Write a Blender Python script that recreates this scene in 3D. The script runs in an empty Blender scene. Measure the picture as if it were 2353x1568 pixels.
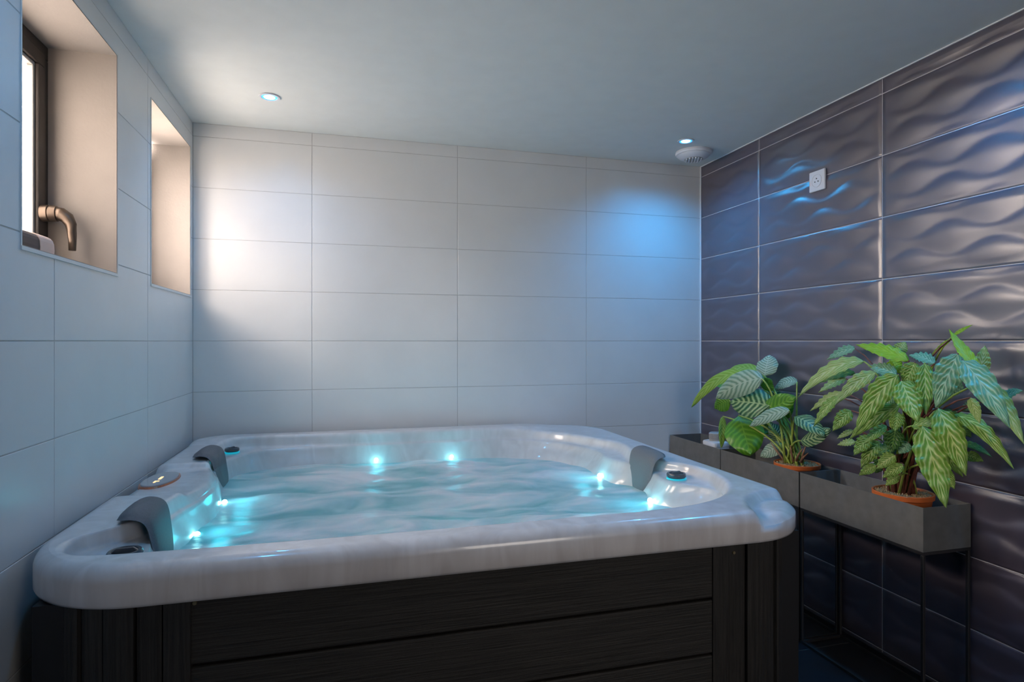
import bpy, bmesh, math, random
from mathutils import Vector, noise
random.seed(7)
PI = math.pi
C = bpy.context.scene.collection
sc = bpy.context.scene

# ------------------------------------------------------------------ camera, world, light, exposure
CAM = (0.719, -3.238, 1.29)
YAW = math.atan2(.266, .964)
cd = bpy.data.cameras.new('camera'); cam = bpy.data.objects.new('camera', cd); C.objects.link(cam)
cam.location = CAM; cam.rotation_euler = (PI/2, 0, -YAW)
cd.sensor_width = 36; cd.lens = 1383/2353*36; cd.clip_start = .02
sc.camera = cam
sc.view_settings.view_transform = 'Standard'; sc.view_settings.look = 'None'
sc.view_settings.gamma = 1; sc.view_settings.use_curve_mapping = False
sc.view_settings.exposure = 0.06
sc.cycles.use_denoising = True
sc.cycles.max_bounces = 8; sc.cycles.diffuse_bounces = 5; sc.cycles.glossy_bounces = 4
sc.cycles.caustics_reflective = False; sc.cycles.caustics_refractive = False
sc.cycles.sample_clamp_indirect = 4
w = bpy.data.worlds.new('World'); sc.world = w; w.use_nodes = True
w.node_tree.nodes['Background'].inputs[0].default_value = (.75, .85, 1, 1)
w.node_tree.nodes['Background'].inputs[1].default_value = .6

def light(kind, name, loc, direction, energy, color, **kw):
    l = bpy.data.lights.new(name, kind); l.energy = energy; l.color = color
    for k, v in kw.items(): setattr(l, k, v)
    o = bpy.data.objects.new(name, l); C.objects.link(o); o.location = loc
    o.rotation_euler = Vector(direction).to_track_quat('-Z', 'Y').to_euler()
    return o

SUN_W, YARD_W, SPOT_W, LED_W, FILL_W = 1.9, 1100, 36, .24, 21
# low warm sun blurred by the frosted panes
light('SUN', 'sun', (-3, -3, 4), (1, .6, -.67), SUN_W, (1, .86, .74), angle=math.radians(17))
WIN = [(-.65, -.05), (-1.605, -1.005), (-2.56, -1.96)]
# soft daylight of the yard outside the left wall, reaching in through the windows
light('AREA', 'yard_daylight', (-1.5, -1.3, 2.35), (1, -1.1, -.3), YARD_W, (1, .86, .76), shape='RECTANGLE', size=4.4, size_y=1.5)

# unseen fill light added behind the camera to brighten the tub front
light('AREA', 'rear_fill_light', (2.0, -5.2, 1.7), (0, 1, -.25), FILL_W, (1, .88, .76), shape='RECTANGLE', size=1.0, size_y=1.2)

# ------------------------------------------------------------------ materials
def new_mat(name):
    m = bpy.data.materials.new(name); m.use_nodes = True
    return m, m.node_tree.nodes, m.node_tree.links, m.node_tree.nodes['Principled BSDF']
def mat(name, col, rough=.5, metal=0, coat=0, noise_amt=.06, scale=12, bump=0, bscale=60, emit=None, estr=0, stretch=(1,1,1), spec=.5):
    m, N, L, P = new_mat(name)
    P.inputs['Roughness'].default_value = rough; P.inputs['Metallic'].default_value = metal
    P.inputs['Coat Weight'].default_value = coat; P.inputs['Coat Roughness'].default_value = .08
    P.inputs['Specular IOR Level'].default_value = spec
    g = N.new('ShaderNodeNewGeometry'); mp = N.new('ShaderNodeMapping'); mp.inputs['Scale'].default_value = stretch
    L.new(g.outputs['Position'], mp.inputs[0])
    n = N.new('ShaderNodeTexNoise'); n.inputs['Scale'].default_value = scale; n.inputs['Detail'].default_value = 5
    L.new(mp.outputs[0], n.inputs[0])
    r = N.new('ShaderNodeValToRGB')
    r.color_ramp.elements[0].position = .3; r.color_ramp.elements[1].position = .7
    a = [c*(1-noise_amt) for c in col]; b = [min(1, c*(1+noise_amt)) for c in col]
    r.color_ramp.elements[0].color = (*a, 1); r.color_ramp.elements[1].color = (*b, 1)
    L.new(n.outputs[0], r.inputs[0]); L.new(r.outputs[0], P.inputs['Base Color'])
    if bump:
        n2 = N.new('ShaderNodeTexNoise'); n2.inputs['Scale'].default_value = bscale; n2.inputs['Detail'].default_value = 4
        L.new(mp.outputs[0], n2.inputs[0])
        bm_ = N.new('ShaderNodeBump'); bm_.inputs['Strength'].default_value = bump; bm_.inputs['Distance'].default_value = .003
        L.new(n2.outputs[0], bm_.inputs['Height']); L.new(bm_.outputs[0], P.inputs['Normal'])
    if emit:
        P.inputs['Emission Color'].default_value = (*emit, 1); P.inputs['Emission Strength'].default_value = estr
    return m

M = {}
M['ceiling'] = mat('ceiling_paint', (.74,.78,.78), .7, noise_amt=.02, bump=.08, bscale=90)
M['plaster'] = mat('plaster', (.33,.30,.28), .75, noise_amt=.03, bump=.15, bscale=120)
M['rear_wall'] = mat('rear_wall_paint', (.62,.56,.50), .7)
M['white_tile'] = mat('white_tile', (.68,.69,.70), .30, noise_amt=.025, scale=5, bump=.03, bscale=30)
M['white_grout'] = mat('white_grout', (.50,.50,.51), .8)
M['dark_tile'] = mat('dark_tile', (.062,.052,.076), .34, noise_amt=.10, scale=6, bump=.04, bscale=120, spec=1.0)
M['dark_tile'].node_tree.nodes['Principled BSDF'].inputs['IOR'].default_value = 1.7
M['light_grout'] = mat('light_grout', (.62,.62,.66), .6)
M['floor_tile'] = mat('floor_tile', (.012,.012,.016), .35, noise_amt=.2, bump=.05)
M['floor_grout'] = mat('floor_grout', (.22,.21,.20), .8)
M['anthracite'] = mat('anthracite_metal', (.135,.14,.14), .5, metal=0, noise_amt=.15, scale=25, bump=.05, bscale=300, spec=.6)
M['wire'] = mat('black_wire', (.022,.022,.024), .4, spec=.6)
M['frame_brown'] = mat('window_frame_paint', (.022,.017,.015), .5, noise_amt=.1)
M['handle'] = mat('bronze_metal', (.13,.10,.08), .36, metal=.8)
M['pillow'] = mat('grey_foam', (.115,.12,.135), .62, noise_amt=.12, scale=200, bump=.25, bscale=500)
M['knob'] = mat('dark_plastic', (.035,.038,.05), .3, coat=.3)
M['white_plastic'] = mat('white_plastic', (.75,.77,.82), .35, noise_amt=.02)
M['grey_plastic'] = mat('grey_plastic', (.38,.37,.36), .4, noise_amt=.05)
M['cyan'] = mat('cyan_light', (.02,.5,.6), .3, emit=(0,.75,1), estr=.35)
M['led'] = mat('led_lens', (.8,1,1), .2, emit=(.35,1,1), estr=22)
M['down_lens'] = mat('downlight_lens', (.8,.9,1), .2, emit=(.45,.78,1), estr=14)
M['blue_glow'] = mat('blue_scatter_ring', (.1,.4,.9), .3, emit=(.02,.32,1), estr=2.2)  # blue scattered from the lens, put in as the ring's own emission
M['down_ring'] = mat('downlight_ring', (.3,.45,.6), .3, metal=.3)
M['terracotta'] = mat('orange_pot', (.62,.15,.035), .42, noise_amt=.08, scale=30)
M['soil'] = mat('soil', (.38,.28,.16), .9, noise_amt=.6, scale=160, bump=.8, bscale=220)
M['stem_green'] = mat('green_stem', (.30,.38,.07), .4, noise_amt=.25, scale=40)
M['stem_red'] = mat('red_brown_stem', (.16,.05,.035), .4, noise_amt=.35, scale=50)
M['dry'] = mat('dry_sheath', (.28,.15,.09), .8, noise_amt=.4, scale=60)
M['copper'] = mat('copper_rim', (.55,.22,.13), .25, metal=.8)
M['screen'] = mat('panel_screen', (.30,.30,.33), .12, coat=.8)
M['amber'] = mat('amber_display', (.9,.6,.3), .3, emit=(1,.6,.28), estr=1.4)
M['brass'] = mat('brass_screw', (.4,.33,.2), .35, metal=.8)
M['black'] = mat('black_void', (.006,.006,.008), .6)
M['pink_plaster'] = mat('pale_end', (.62,.50,.46), .6)
M['roll'] = mat('dark_roll', (.06,.045,.045), .6)

def wood_mat(name, axis):
    m, N, L, P = new_mat(name)
    st = (3, 3, 130) if axis == 'x' else (110, 110, 3)
    g = N.new('ShaderNodeNewGeometry'); mp = N.new('ShaderNodeMapping'); mp.inputs['Scale'].default_value = st
    L.new(g.outputs['Position'], mp.inputs[0])
    n = N.new('ShaderNodeTexNoise'); n.inputs['Scale'].default_value = 1.6; n.inputs['Detail'].default_value = 8; n.inputs['Roughness'].default_value = .7
    L.new(mp.outputs[0], n.inputs[0])
    r = N.new('ShaderNodeValToRGB'); r.color_ramp.elements[0].position = .35; r.color_ramp.elements[1].position = .75
    r.color_ramp.elements[0].color = (.008,.0075,.007,1); r.color_ramp.elements[1].color = (.042,.038,.034,1)
    L.new(n.outputs[0], r.inputs[0]); L.new(r.outputs[0], P.inputs['Base Color'])
    b = N.new('ShaderNodeBump'); b.inputs['Strength'].default_value = .7; b.inputs['Distance'].default_value = .004
    L.new(n.outputs[0], b.inputs['Height']); L.new(b.outputs[0], P.inputs['Normal'])
    P.inputs['Roughness'].default_value = .5
    return m
M['plank'] = wood_mat('black_wood_grain', 'x'); M['slat'] = wood_mat('black_wood_grain_upright', 'z')

def acrylic():
    m, N, L, P = new_mat('pearl_acrylic')
    g = N.new('ShaderNodeNewGeometry'); mp = N.new('ShaderNodeMapping'); mp.inputs['Scale'].default_value = (9, 9, 1.6)
    mp.inputs['Rotation'].default_value = (.25, .1, 0)
    L.new(g.outputs['Position'], mp.inputs[0])
    n = N.new('ShaderNodeTexNoise'); n.inputs['Scale'].default_value = 1.3; n.inputs['Detail'].default_value = 7; n.inputs['Distortion'].default_value = 1.6
    L.new(mp.outputs[0], n.inputs[0])
    r = N.new('ShaderNodeValToRGB'); r.color_ramp.elements[0].position = .3; r.color_ramp.elements[1].position = .66
    r.color_ramp.elements[0].color = (.54,.52,.53,1); r.color_ramp.elements[1].color = (.68,.67,.69,1)
    L.new(n.outputs[0], r.inputs[0]); L.new(r.outputs[0], P.inputs['Base Color'])
    P.inputs['Roughness'].default_value = .28; P.inputs['Coat Weight'].default_value = .6; P.inputs['Coat Roughness'].default_value = .06
    return m
M['acrylic'] = acrylic()

def water_mat():
    m, N, L, P = new_mat('foaming_water')
    g = N.new('ShaderNodeNewGeometry'); mp = N.new('ShaderNodeMapping'); mp.inputs['Scale'].default_value = (2.2, 5, 3)
    mp.inputs['Rotation'].default_value = (0, 0, .35)
    L.new(g.outputs['Position'], mp.inputs[0])
    n = N.new('ShaderNodeTexNoise'); n.inputs['Scale'].default_value = 1.5; n.inputs['Detail'].default_value = 5; n.inputs['Distortion'].default_value = .9
    L.new(mp.outputs[0], n.inputs[0])
    r = N.new('ShaderNodeValToRGB'); e = r.color_ramp.elements
    e[0].position = .33; e[0].color = (.12,.40,.44,1); e[1].position = .68; e[1].color = (.80,.80,.82,1)
    q = e.new(.46); q.color = (.36,.57,.61,1); q = e.new(.58); q.color = (.62,.69,.72,1)
    sx = N.new('ShaderNodeSeparateXYZ'); L.new(g.outputs['Position'], sx.inputs[0])
    h = N.new('ShaderNodeMapRange'); L.new(sx.outputs[2], h.inputs[0]); h.inputs[1].default_value = .685; h.inputs[2].default_value = .735
    h.inputs[3].default_value = -.12; h.inputs[4].default_value = .16; ad = N.new('ShaderNodeMath'); L.new(n.outputs[0], ad.inputs[0]); L.new(h.outputs[0], ad.inputs[1])
    L.new(ad.outputs[0], r.inputs[0]); L.new(r.outputs[0], P.inputs['Base Color'])
    P.inputs['Roughness'].default_value = .35
    P.inputs['Subsurface Weight'].default_value = .25; P.inputs['Subsurface Radius'].default_value = (.02,.08,.1)
    n2 = N.new('ShaderNodeTexNoise'); n2.inputs['Scale'].default_value = 7; n2.inputs['Detail'].default_value = 3
    L.new(mp.outputs[0], n2.inputs[0])
    b = N.new('ShaderNodeBump'); b.inputs['Strength'].default_value = .35; b.inputs['Distance'].default_value = .01
    L.new(n2.outputs[0], b.inputs['Height']); L.new(b.outputs[0], P.inputs['Normal'])
    return m
M['water'] = water_mat()

def frosted():
    m, N, L, P = new_mat('frosted_glass')
    P.inputs['Base Color'].default_value = (.8,.75,.7,1); P.inputs['Roughness'].default_value = .5
    tl = N.new('ShaderNodeBsdfTranslucent'); tl.inputs[0].default_value = (.95,.93,.9,1)
    m0 = N.new('ShaderNodeMixShader'); m0.inputs[0].default_value = .8
    L.new(P.outputs[0], m0.inputs[1]); L.new(tl.outputs[0], m0.inputs[2])
    n = N.new('ShaderNodeTexNoise'); n.inputs['Scale'].default_value = 160
    b = N.new('ShaderNodeBump'); b.inputs['Strength'].default_value = .8; b.inputs['Distance'].default_value = .002
    L.new(n.outputs[0], b.inputs['Height']); L.new(b.outputs[0], P.inputs['Normal'])
    t = N.new('ShaderNodeBsdfTransparent'); t.inputs[0].default_value = (.95,.93,.9,1)
    mx = N.new('ShaderNodeMixShader'); mx.inputs[0].default_value = .4
    out = N['Material Output']
    L.new(t.outputs[0], mx.inputs[1]); L.new(m0.outputs[0], mx.inputs[2]); L.new(mx.outputs[0], out.inputs['Surface'])
    return m
M['frosted'] = frosted()

def leaf_mat(name, dark, light_, n_stripe, slant, power, sharp, fade=.5, wob=.5):
    """feather stripes running from the midrib to the margin, drawn in the leaf's own UV"""
    m, N, L, P = new_mat(name)
    uv = N.new('ShaderNodeUVMap'); s = N.new('ShaderNodeSeparateXYZ'); L.new(uv.outputs[0], s.inputs[0])
    def mth(op, a, b=None):
        x = N.new('ShaderNodeMath'); x.operation = op
        for i, v in enumerate((a, b)):
            if v is None: continue
            if isinstance(v, (int, float)): x.inputs[i].default_value = v
            else: L.new(v, x.inputs[i])
        return x.outputs[0]
    u = mth('ABSOLUTE', mth('SUBTRACT', s.outputs[0], .5))
    ph = mth('SUBTRACT', mth('MULTIPLY', s.outputs[1], n_stripe), mth('MULTIPLY', mth('POWER', u, power), slant))
    n = N.new('ShaderNodeTexNoise'); n.inputs['Scale'].default_value = 6; L.new(uv.outputs[0], n.inputs[0])
    ph = mth('ADD', ph, mth('MULTIPLY', n.outputs[0], wob))
    v = mth('ADD', mth('MULTIPLY', mth('SINE', mth('MULTIPLY', ph, 2*PI)), .5), .5)
    v = mth('POWER', v, sharp)
    v = mth('MULTIPLY', v, mth('SUBTRACT', 1, mth('MULTIPLY', u, fade)))
    rib = mth('LESS_THAN', u, .018)
    v = mth('MAXIMUM', v, mth('MULTIPLY', rib, .9))
    mx = N.new('ShaderNodeMix'); mx.data_type = 'RGBA'
    L.new(v, mx.inputs[0]); mx.inputs[6].default_value = (*dark, 1); mx.inputs[7].default_value = (*light_, 1)
    L.new(mx.outputs[2], P.inputs['Base Color'])
    P.inputs['Roughness'].default_value = .33
    b = N.new('ShaderNodeBump'); b.inputs['Strength'].default_value = .5; b.inputs['Distance'].default_value = .003
    L.new(v, b.inputs['Height']); L.new(b.outputs[0], P.inputs['Normal'])
    t = N.new('ShaderNodeBsdfTranslucent'); L.new(mx.outputs[2], t.inputs[0])
    ms = N.new('ShaderNodeMixShader'); ms.inputs[0].default_value = .25
    L.new(P.outputs[0], ms.inputs[1]); L.new(t.outputs[0], ms.inputs[2]); L.new(ms.outputs[0], N['Material Output'].inputs['Surface'])
    return m
M['orb_pale'] = leaf_mat('round_leaf_silver', (.16,.30,.20), (.50,.64,.50), 9, 5, 1.3, .8)
M['orb_dark'] = leaf_mat('round_leaf_striped', (.012,.10,.03), (.42,.58,.28), 8, 5, 1.3, 1.6)
M['orb_green'] = leaf_mat('round_leaf_underside', (.07,.24,.015), (.16,.38,.03), 8, 5, 1.3, 1.5)
M['orb_lime'] = leaf_mat('round_leaf_lime', (.22,.40,.04), (.36,.54,.12), 9, 5, 1.3, 1.5)
M['wavy_mid'] = leaf_mat('wavy_leaf_green', (0.15, 0.32, 0.035), (0.6, 0.72, 0.26), 7, 7, 1.2, 2.4, 1.3, .7)
M['wavy_pale'] = leaf_mat('wavy_leaf_pale', (0.3, 0.46, 0.12), (0.66, 0.76, 0.4), 7, 7, 1.2, 2.4, 1.3, .7)
M['wavy_blue'] = leaf_mat('wavy_leaf_painted_sheen', (0.13, 0.34, 0.19), (0.46, 0.66, 0.44), 7, 7, 1.2, 2.4, 1.3, .7)  # bluish sheen of the downlights put into the leaf colour
M['wavy_lime'] = leaf_mat('wavy_leaf_lime', (0.26, 0.48, 0.02), (0.4, 0.6, 0.06), 7, 7, 1.2, 2.4, 1.3, .7)
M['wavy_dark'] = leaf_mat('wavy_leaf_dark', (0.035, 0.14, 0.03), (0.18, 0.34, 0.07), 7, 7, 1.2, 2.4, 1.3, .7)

# ------------------------------------------------------------------ mesh helpers
def link(name, me, m, parent=None, smooth=False, bevel=0):
    o = bpy.data.objects.new(name, me); C.objects.link(o)
    if m is not None and not me.materials: me.materials.append(m)
    if smooth: me.polygons.foreach_set('use_smooth', [True]*len(me.polygons))
    if parent is not None: o.parent = parent
    if bevel:
        b = o.modifiers.new('bevel', 'BEVEL'); b.width = bevel; b.segments = 2; b.limit_method = 'ANGLE'
    return o
def pydata(name, v, f, m, parent=None, smooth=False, bevel=0, fix=False):
    me = bpy.data.meshes.new(name); me.from_pydata(v, [], f); me.update()
    if fix:
        bm = bmesh.new(); bm.from_mesh(me); bmesh.ops.recalc_face_normals(bm, faces=bm.faces); bm.to_mesh(me); bm.free()
    return link(name, me, m, parent, smooth, bevel)
BF = [(0,3,2,1),(4,5,6,7),(0,1,5,4),(1,2,6,5),(2,3,7,6),(3,0,4,7)]
def boxv(x0,x1,y0,y1,z0,z1):
    return [(x0,y0,z0),(x1,y0,z0),(x1,y1,z0),(x0,y1,z0),(x0,y0,z1),(x1,y0,z1),(x1,y1,z1),(x0,y1,z1)]
def box(name, b, m, parent=None, bevel=0):
    return pydata(name, boxv(*b), BF, m, parent, bevel=bevel)
def boxes(name, bs, m, parent=None, bevel=0):
    v, f = [], []
    for b in bs:
        k = len(v); v += boxv(*b); f += [tuple(i+k for i in q) for q in BF]
    return pydata(name, v, f, m, parent, bevel=bevel)
def lathe(name, prof, m, parent=None, n=40, origin=(0,0,0), axis='z', smooth=True, bevel=0):
    v, f = [], []
    for r, z in prof:
        for i in range(n):
            a = 2*PI*i/n; p = (r*math.cos(a), r*math.sin(a), z)
            if axis == 'x': p = (p[2], p[0], p[1])
            if axis == '-x': p = (-p[2], p[0], p[1])
            v.append(tuple(p[k]+origin[k] for k in range(3)))
    for j in range(len(prof)-1):
        for i in range(n):
            k = (i+1) % n; f.append((j*n+i, j*n+k, (j+1)*n+k, (j+1)*n+i))
    if prof[0][0] > 1e-4: f.append(tuple(range(n))[::-1])
    if prof[-1][0] > 1e-4: f.append(tuple((len(prof)-1)*n+i for i in range(n)))
    o = pydata(name, v, f, m, parent, smooth=smooth, fix=True)
    e = o.modifiers.new('split', 'EDGE_SPLIT'); e.split_angle = math.radians(38)
    return o
def tube(name, pts, rad, m, parent=None, n=8, smooth=True):
    pts = [Vector(p) for p in pts]; v, f = [], []
    rads = rad if isinstance(rad, (list, tuple)) else [rad]*len(pts)
    up = Vector((0.13,.2,1))
    for j, p in enumerate(pts):
        t = (pts[min(j+1,len(pts)-1)] - pts[max(j-1,0)]).normalized()
        a = t.cross(up if abs(t.dot(up.normalized())) < .95 else Vector((1,0,0))).normalized(); b = t.cross(a)
        for i in range(n):
            q = 2*PI*i/n; v.append(tuple(p + (a*math.cos(q)+b*math.sin(q))*rads[j]))
    for j in range(len(pts)-1):
        for i in range(n):
            k = (i+1) % n; f.append((j*n+i, j*n+k, (j+1)*n+k, (j+1)*n+i))
    f.append(tuple(range(n))[::-1]); f.append(tuple((len(pts)-1)*n+i for i in range(n)))
    return pydata(name, v, f, m, parent, smooth=smooth, fix=True)
def thing(name, label, cat, loc=(0,0,0), group=None):
    o = bpy.data.objects.new(name, None); C.objects.link(o); o.location = loc; o.empty_display_size = .1
    o['label'] = label; o['category'] = cat
    if group: o['group'] = group
    return o
def tag(o, label, cat, group=None):
    o['label'] = label; o['category'] = cat
    if group: o['group'] = group
    return o
def struct(o, label):
    o['kind'] = 'structure'; o['label'] = label; return o
def world_children(root):
    """parts were written in room coordinates: keep them there under an empty placed at the thing's base"""
    loc = Vector(root.location)
    for ch in root.children:
        ch.location = Vector(ch.location) - loc

# ------------------------------------------------------------------ room shell
RX, ZC, YF, H0 = 2.81, 2.355, -4.3, 1.29
TH, TW, GAP = .25, .7525, .003
WZ0, WZ1, DEPTH = 1.509, 2.222, .27
ceil = struct(box('ceiling', (-.3, RX+.2, YF-.15, .15, ZC, ZC+.12), M['ceiling']), 'flat white painted ceiling')
flo = struct(box('floor', (-.3, RX+.2, YF-.15, .15, -.08, -.0012), M['floor_grout']), 'black tiled floor with pale joints')
wb = struct(box('wall_back', (-.3, RX+.2, .0012, .15, -.08, ZC), M['white_grout']), 'white tiled wall behind the hot tub')
wr = struct(box('wall_right', (RX+.0012, RX+.2, YF, .0012, -.08, ZC), M['light_grout']), 'dark wavy tiled wall on the right')
wf = struct(boxes('wall_front', [(-.3, 1.45, YF-.15, YF, -.08, ZC), (2.35, RX+.2, YF-.15, YF, -.08, ZC), (1.45, 2.35, YF-.15, YF, 2.06, ZC)], M['rear_wall']), 'plain wall behind the camera with an opening added for fill light')
# left wall: masonry with three window openings
segs = [(-.3, -.0012, YF, .0012, -.08, WZ0), (-.3, -.0012, YF, .0012, WZ1, ZC)]
edge = [.0012] + [e for y0, y1 in WIN for e in (y1, y0)] + [YF]
for i in range(0, len(edge), 2): segs.append((-.3, -.0012, edge[i+1], edge[i], WZ0, WZ1))
wl = struct(boxes('wall_left', segs, M['white_grout']), 'white tiled wall on the left pierced by windows')

def tile_mesh(name, P0, eu, ev, en, w_, h_, holes=(), disp=None, nu=1, nv=1, th=.006, bev=.0008):
    """a ceramic tile: rim recessed by a small bevel; holes are (u0,u1,v0,v1) cut out"""
    us = sorted(set([0, bev, w_-bev, w_] + [max(0,min(w_,h[k])) for h in holes for k in (0,1)] + [bev+(w_-2*bev)*i/nu for i in range(1,nu)]))
    vs = sorted(set([0, bev, h_-bev, h_] + [max(0,min(h_,h[k])) for h in holes for k in (2,3)] + [bev+(h_-2*bev)*i/nv for i in range(1,nv)]))
    def inside(u, v): return not any(h[0] < u < h[1] and h[2] < v < h[3] for h in holes)
    V, F, idx = [], [], {}
    def vert(i, j, back=False):
        k = (i, j, back)
        if k not in idx:
            u, v = us[i], vs[j]; d = 0
            if back: d = -th
            elif u in (0, w_) or v in (0, h_): d = -bev
            elif disp: d = disp(P0 + eu*u + ev*v, min(min(u, w_-u)/3, v, h_-v))
            idx[k] = len(V); V.append(tuple(P0 + eu*u + ev*v + en*d))
        return idx[k]
    cells = {(i, j) for i in range(len(us)-1) for j in range(len(vs)-1) if inside((us[i]+us[i+1])/2, (vs[j]+vs[j+1])/2)}
    for (i, j) in cells:
        F.append((vert(i,j), vert(i+1,j), vert(i+1,j+1), vert(i,j+1)))
        for (di, dj, a, b) in ((0,-1,(i,j),(i+1,j)), (1,0,(i+1,j),(i+1,j+1)), (0,1,(i+1,j+1),(i,j+1)), (-1,0,(i,j+1),(i,j))):
            if (i+di, j+dj) not in cells:
                F.append((vert(*a), vert(*a, True), vert(*b, True), vert(*b)))
    return V, F
def tile_wall(wall, origin, eu, en, us_, zs_, m, openings=(), disp=None, nu=1, nv=1, smooth=False):
    ez = Vector((0,0,1))
    for i in range(len(us_)-1):
        for j in range(len(zs_)-1):
            u0, u1, z0, z1 = us_[i]+GAP/2, us_[i+1]-GAP/2, zs_[j]+GAP/2, zs_[j+1]-GAP/2
            if u1-u0 < .01 or z1-z0 < .01: continue
            hs = []
            skip = False
            for (a, b, c_, d_) in openings:
                if a <= u0 and b >= u1 and c_ <= z0 and d_ >= z1: skip = True
                if a < u1 and b > u0 and c_ < z1 and d_ > z0: hs.append((a-u0, b-u0, c_-z0, d_-z0))
            if skip: continue
            P0 = Vector(origin) + eu*u0 + ez*z0
            V, F = tile_mesh('tile', P0, eu, ez, en, u1-u0, z1-z0, hs, disp, nu, nv)
            pydata('tile', V, F, m, wall, smooth=smooth)
rows = [0, .04] + [.04+TH*k for k in range(1, 10)] + [ZC]
# back wall: u runs +x from the left corner, tiles counted from the right corner
ub = [0] + [RX-TW*k for k in (3, 2, 1)] + [RX]
tile_wall(wb, (0,0,0), Vector((1,0,0)), Vector((0,-1,0)), ub, rows, M['white_tile'])
# left wall: u runs +y (from the front), joints at y = -.69 - k*TW
ul = [YF] + sorted([-.69-TW*k for k in range(5) if -.69-TW*k > YF]) + [0]
tile_wall(wl, (0,0,0), Vector((0,1,0)), Vector((1,0,0)), ul, rows, M['white_tile'],
          openings=[(y0, y1, WZ0, WZ1) for y0, y1 in WIN])
# right wall: dark tiles with a relief of lens-shaped waves
WP, WL, WA = TH/3, .30, .27
def wave(p, e):
    z, y = (p.z-H0)/WP, p.y/WL
    sn = math.sin(2*PI*y)*WA
    crest = lambda k: k+sn*(1 if k % 2 == 0 else -1)
    k = math.floor(z)
    if z < crest(k): k -= 1
    elif z >= crest(k+1): k += 1
    g = crest(k+1)-crest(k); fr = max(0, min(1, (z-crest(k))/g))
    return .0042*g*math.sin(PI*fr**1.7)*min(1, e/.024)
ur = [0] + [.537+TW*k for k in range(0, 5)] + [-YF]
tile_wall(wr, (RX,0,0), Vector((0,-1,0)), Vector((-1,0,0)), ur, rows, M['dark_tile'], disp=wave, nu=40, nv=36, smooth=True)
# floor tiles
fx = [0, .41, 1.01, 1.61, 2.21, RX]; fy = [0, .54, 1.14, 1.74, 2.34, 2.94, 3.54, 4.14, -YF]
for i in range(len(fx)-1):
    for j in range(len(fy)-1):
        u0,u1,v0,v1 = fx[i]+GAP/2, fx[i+1]-GAP/2, fy[j]+GAP/2, fy[j+1]-GAP/2
        V, F = tile_mesh('tile', Vector((u0,-v1,0)), Vector((1,0,0)), Vector((0,1,0)), Vector((0,0,1)), u1-u0, v1-v0, th=.004)
        pydata('tile', V, F, M['floor_tile'], flo)
# slim skirting along the dark wall and white corner bead
struct(box('baseboard_right', (RX-.012, RX-.001, YF, -.002, .0, .032), M['floor_tile'], bevel=.002), 'slim black skirting strip under the dark wall')
struct(box('trim_1', (RX-.006, RX-.0005, -.006, -.0005, .0, ZC), M['white_plastic']), 'thin white corner bead between white and dark walls')
struct(box('trim_2', (RX-.005, RX-.0005, YF, -.008, ZC-.005, ZC-.0005), M['white_plastic']), 'thin white sealant line along the dark wall top')

struct(boxes('added_door_1', [(1.41,1.45,YF-.16,YF+.01,0,2.06),(2.35,2.39,YF-.16,YF+.01,0,2.06),(1.41,2.39,YF-.16,YF+.01,2.06,2.10)], M['frame_brown'], bevel=.003), 'dark frame of an opening added behind the camera for fill light')  # unseen doorway added so the fill light can enter

# windows
for n_, (y0, y1) in enumerate(WIN[:3]):
    root = bpy.data.objects.new('window_%d' % (n_+1), None); C.objects.link(root); root.location = (-.2, (y0+y1)/2, WZ0)
    struct(root, ['small deep window nearest the corner with plain reveal', 'small deep window with brown frame and curved handle', 'small deep window beyond the left picture edge'][n_])
    r_ = .003
    # plaster reveal: sill, head and two jambs
    boxes('reveal', [(-.27,0.0,y0,y1,WZ0-.001,WZ0+r_),(-.27,0.0,y0,y1,WZ1-r_,WZ1+.001),(-.27,0.0,y0-.001,y0+r_,WZ0+r_,WZ1-r_),(-.27,0.0,y1-r_,y1+.001,WZ0+r_,WZ1-r_)], M['plaster'], root)
    boxes('edge_trim', [(-.004,.004,y0-.006,y1+.006,WZ0-.009,WZ0+.0),(-.004,.002,y0-.005,y0,WZ0,WZ1),(-.004,.002,y1,y1+.005,WZ0,WZ1)], M['white_tile'], root)
    fy0, fy1, fz0, fz1 = y0+.004, y1-.004, WZ0+.004, WZ1-.004
    def ring(x0, x1, a, b, c_, d_, t):
        return [(x0,x1,a,b,c_,c_+t),(x0,x1,a,b,d_-t,d_),(x0,x1,a,a+t,c_+t,d_-t),(x0,x1,b-t,b,c_+t,d_-t)]
    boxes('frame', ring(-.25,-.19,fy0,fy1,fz0,fz1,.045), M['frame_brown'], root, bevel=.003)
    sash = boxes('sash', ring(-.225,-.182,fy0+.035,fy1-.035,fz0+.035,fz1-.035,.045), M['frame_brown'], root, bevel=.004)
    boxes('glazing_bead', ring(-.215,-.192,fy0+.08,fy1-.08,fz0+.08,fz1-.08,.012), M['grey_plastic'], root, bevel=.002)
    box('pane', (-.214,-.208,fy0+.082,fy1-.082,fz0+.082,fz1-.082), M['frosted'], root)
    hy, hz = y1-.062, WZ0+.175
    if n_ == 0: world_children(root); continue      # that window's handle is out of sight, on its near stile
    ro = lathe('handle', [(0,.0),(.026,.0),(.026,.018),(.022,.020),(.022,.022),(.026,.024),(.024,.040),(.012,.046),(0,.046)], M['handle'], root, origin=(-.182,hy,hz), axis='x')
    arc = [(-.150,hy,hz),(-.132,hy+.001,hz-.001),(-.116,hy+.001,hz-.012),(-.107,hy+.002,hz-.032),(-.104,hy+.002,hz-.058),(-.103,hy+.002,hz-.085),(-.103,hy+.002,hz-.112)]
    tube('lever', arc, [.022,.021,.019,.0155,.0125,.0108,.0098], M['handle'], ro, n=14)
    world_children(root)
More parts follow.
